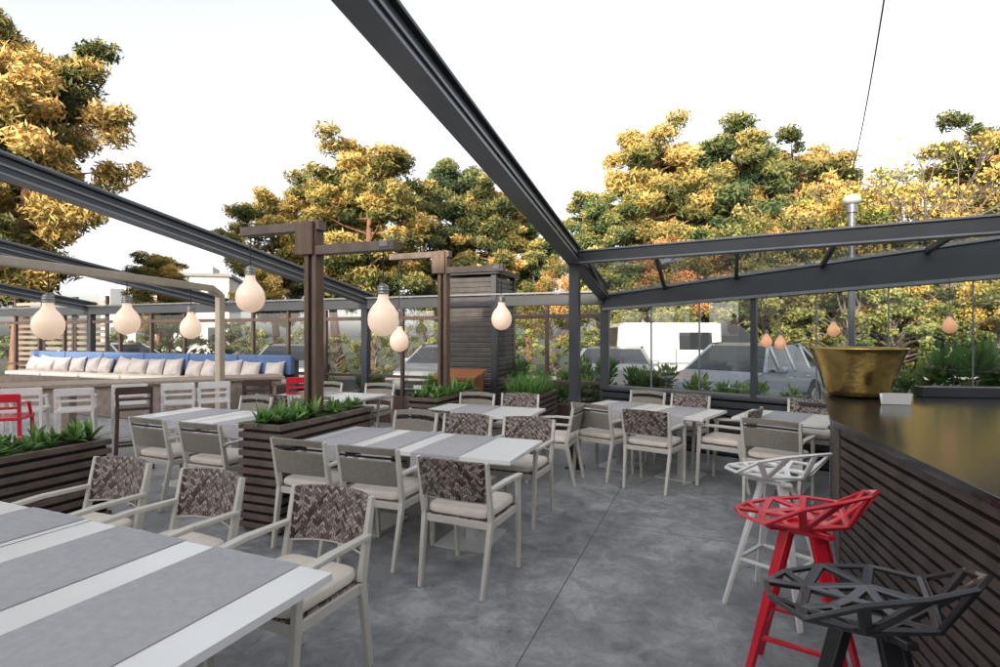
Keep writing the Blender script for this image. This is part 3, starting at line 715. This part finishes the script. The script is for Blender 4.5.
# ------------------------------------------------------------ vehicles
def vehicle(kind,paint):
    b=MB()
    if kind=='van':
        Lg,W=5.0,1.9; st=[(-2.5,.35,.75,.75,.80),(-2.42,.25,.95,.97,.9),(-1.65,.22,1.08,1.12,.93),(-.95,.22,1.1,1.88,.80),(-.3,.22,1.1,1.97,.80),(2.25,.22,1.1,1.97,.80),(2.42,.25,1.1,1.85,.80),(2.5,.3,1.0,1.05,.9)]
    else:
        Lg,W=4.4,1.8; h=1.56 if kind=='suv' else 1.45
        st=[(-2.2,.38,.66,.66,.72),(-2.1,.24,.80,.82,.84),(-1.15,.2,.95,.98,.88),(-.45,.2,.97,h-.06,.64),(.1,.2,.98,h,.63),(1.1,.2,1.0,h-.03,.62),(1.85,.22,1.0,1.12,.74),(2.1,.25,.98,1.0,.84),(2.2,.36,.7,.72,.78)]
    vs=[]
    for x,zb,zw,zr,wr in st:
        hw=W/2*(.86 if abs(x)>Lg/2-.03 else (.95 if abs(x)>Lg/2-.15 else 1))
        vs+=[(x,-hw*.94,zb),(x,-hw,(zb+zw)/2),(x,-hw*.97,zw),(x,-wr*W/1.8,zr),(x,wr*W/1.8,zr),(x,hw*.97,zw),(x,hw,(zb+zw)/2),(x,hw*.94,zb)]
    n=len(st)
    for i in range(n-1):
        tall=(st[i][3]-st[i][2]>.15) or (st[i+1][3]-st[i+1][2]>.15)
        for j in range(8):
            a=i*8+j; c=i*8+(j+1)%8; k=paint
            if tall and j in(2,4) and not(kind=='van' and st[i][0]>=-.4): k='darkglass'
            if j==3 and abs(st[i+1][3]-st[i][3])>.25: k='darkglass'
            if j==7: k='tyre'
            b.add([vs[a],vs[c],vs[c+8],vs[a+8]],[(0,1,2,3)],k)
    b.add(vs[:8],[tuple(range(8))],paint); b.add(vs[-8:],[tuple(range(8))[::-1]],paint)
    if kind!='van':
        for sy in(-1,1):
            for x in(-.42,.32,1.12): b.beam((x,sy*.885,.97),(x+.03,sy*.645,h-.02 if x<1.1 else h-.05),.07,.03,paint)
            b.beam((-1.13,sy*.87,.98),(-.45,sy*.64,h-.05),.06,.04,paint)
            b.beam((1.83,sy*.86,1.0),(1.1,sy*.63,h-.03),.09,.05,paint)
            b.beam((-.42,sy*.65,h-.02),(1.12,sy*.64,h+.015),.05,.04,'tyre')
    else:
        for sy in(-1,1):
            b.beam((-.35,sy*.93,1.1),(-.35,sy*.86,1.95),.08,.04,paint)
            b.hexa([(-.15,sy*.925,1.22),(.75,sy*.925,1.22),(.75,sy*.90,1.22),(-.15,sy*.90,1.22),(-.15,sy*.877,1.70),(.75,sy*.877,1.70),(.75,sy*.84,1.70),(-.15,sy*.84,1.70)],'darkglass')
            b.box((.85,sy*.955,.75),(.015,.015,1.0),'tyre'); b.box((.9,sy*.955,.85),(2.4,.012,.02),'tyre')
    f=-Lg/2; r=Lg/2
    for sy in(-1,1):
        b.sq((f+.07,sy*W*.36,.70 if kind!='van' else .82),(.22,.36,.17),'headl',.6,.6); b.sq((r-.06,sy*W*.42,.85),(.14,.2,.34),'tail',.5,.5)
        b.sq((-.55 if kind!='van' else -1.0,sy*(W/2+.09),1.02),(.14,.2,.15),paint,.6,.6)
        for x in(f+.85,r-.85):
            b.cyl((x,sy*(W/2-.22),.32),(x,sy*(W/2+.012),.32),.33,.33,'tyre',24); b.cyl((x,sy*(W/2+.0),.32),(x,sy*(W/2+.022),.32),.21,.19,'hub',16)
            b.cyl((x,sy*(W/2-.05),.34),(x,sy*(W/2+.004),.34),.39,.39,'slatcore',24)
        b.box((.1,sy*(W/2+.002),.42),(2.2,.02,.08),'tyre')
        for x in(.05,.95): b.box((x,sy*(W/2+.005),.82),(.16,.02,.025),'hub')
    b.box((f-.01,0,.52),(.05,1.0,.16),'tyre'); b.box((f-.03,0,.44),(.02,.5,.11),'paint'); b.box((r+.01,0,.6),(.02,.5,.11),'paint')
    return b.mesh(kind)
VM=vehicle('van','carwhite'); SU=vehicle('suv','cargrey'); SC=vehicle('car','carsilver')
obj('parked_van',VM,(6.1,16.8,-.12),math.radians(178),1.06,bevel=.03)
obj('parked_suv',SU,(5.6,12.2,-.12),math.radians(40),bevel=.03)
obj('parked_hatchback',SC,(2.85,13.4,-.12),math.radians(-104),bevel=.03)
obj('parked_hatchback',SC,(-1.5,15.5,-.12),math.radians(80),bevel=.03)
obj('parked_hatchback',SC,(-13.5,19,-.12),math.radians(170),bevel=.03); obj('parked_hatchback',SC,(-6.5,17,-.12),math.radians(100),bevel=.03)
b=MB(); b.cyl((0,0,-.1),(0,0,3.42),.045,.045,'rail',16); b.cyl((0,0,3.35),(0,0,3.46),.07,.07,'rail',16); b.lathe([(0,3.62),(.05,3.6),(.11,3.56),(.115,3.5),(.06,3.46),(0,3.46)],'steel',n=20)
obj('flue_pipe',b.mesh('fp'),(4.95,7.6,0))
b=MB(); P=Vector((13.0,20,7.6)); Q=Vector((4.55,6.0,7.2)); pts=[]
for i in range(25):
    t=i/24; p=P+(Q-P)*t; p.z-=.5*4*t*(1-t); pts.append(p)
b.path(pts,.014,'cord',5); obj('overhead_cable',b.mesh('oc'))
b=MB(); b.box((0,0,3.2),(9,6,6.4),'wallpaint'); b.box((0,0,6.52),(9.5,6.5,.25),'conc'); b.box((1.5,0,7.0),(3,3,.8),'wallpaint')
for x in(-3.4,-1.7,0,1.7,3.4):
    for z in(1.6,4.6): b.box((x,-3.0,z),(.9,.08,1.3),'wallglass'); b.box((x,-3.03,z-.7),(1.1,.12,.08),'conc')
obj('pale_flat_roofed_building',b.mesh('wh'),(-27.5,46,-.1),.3)
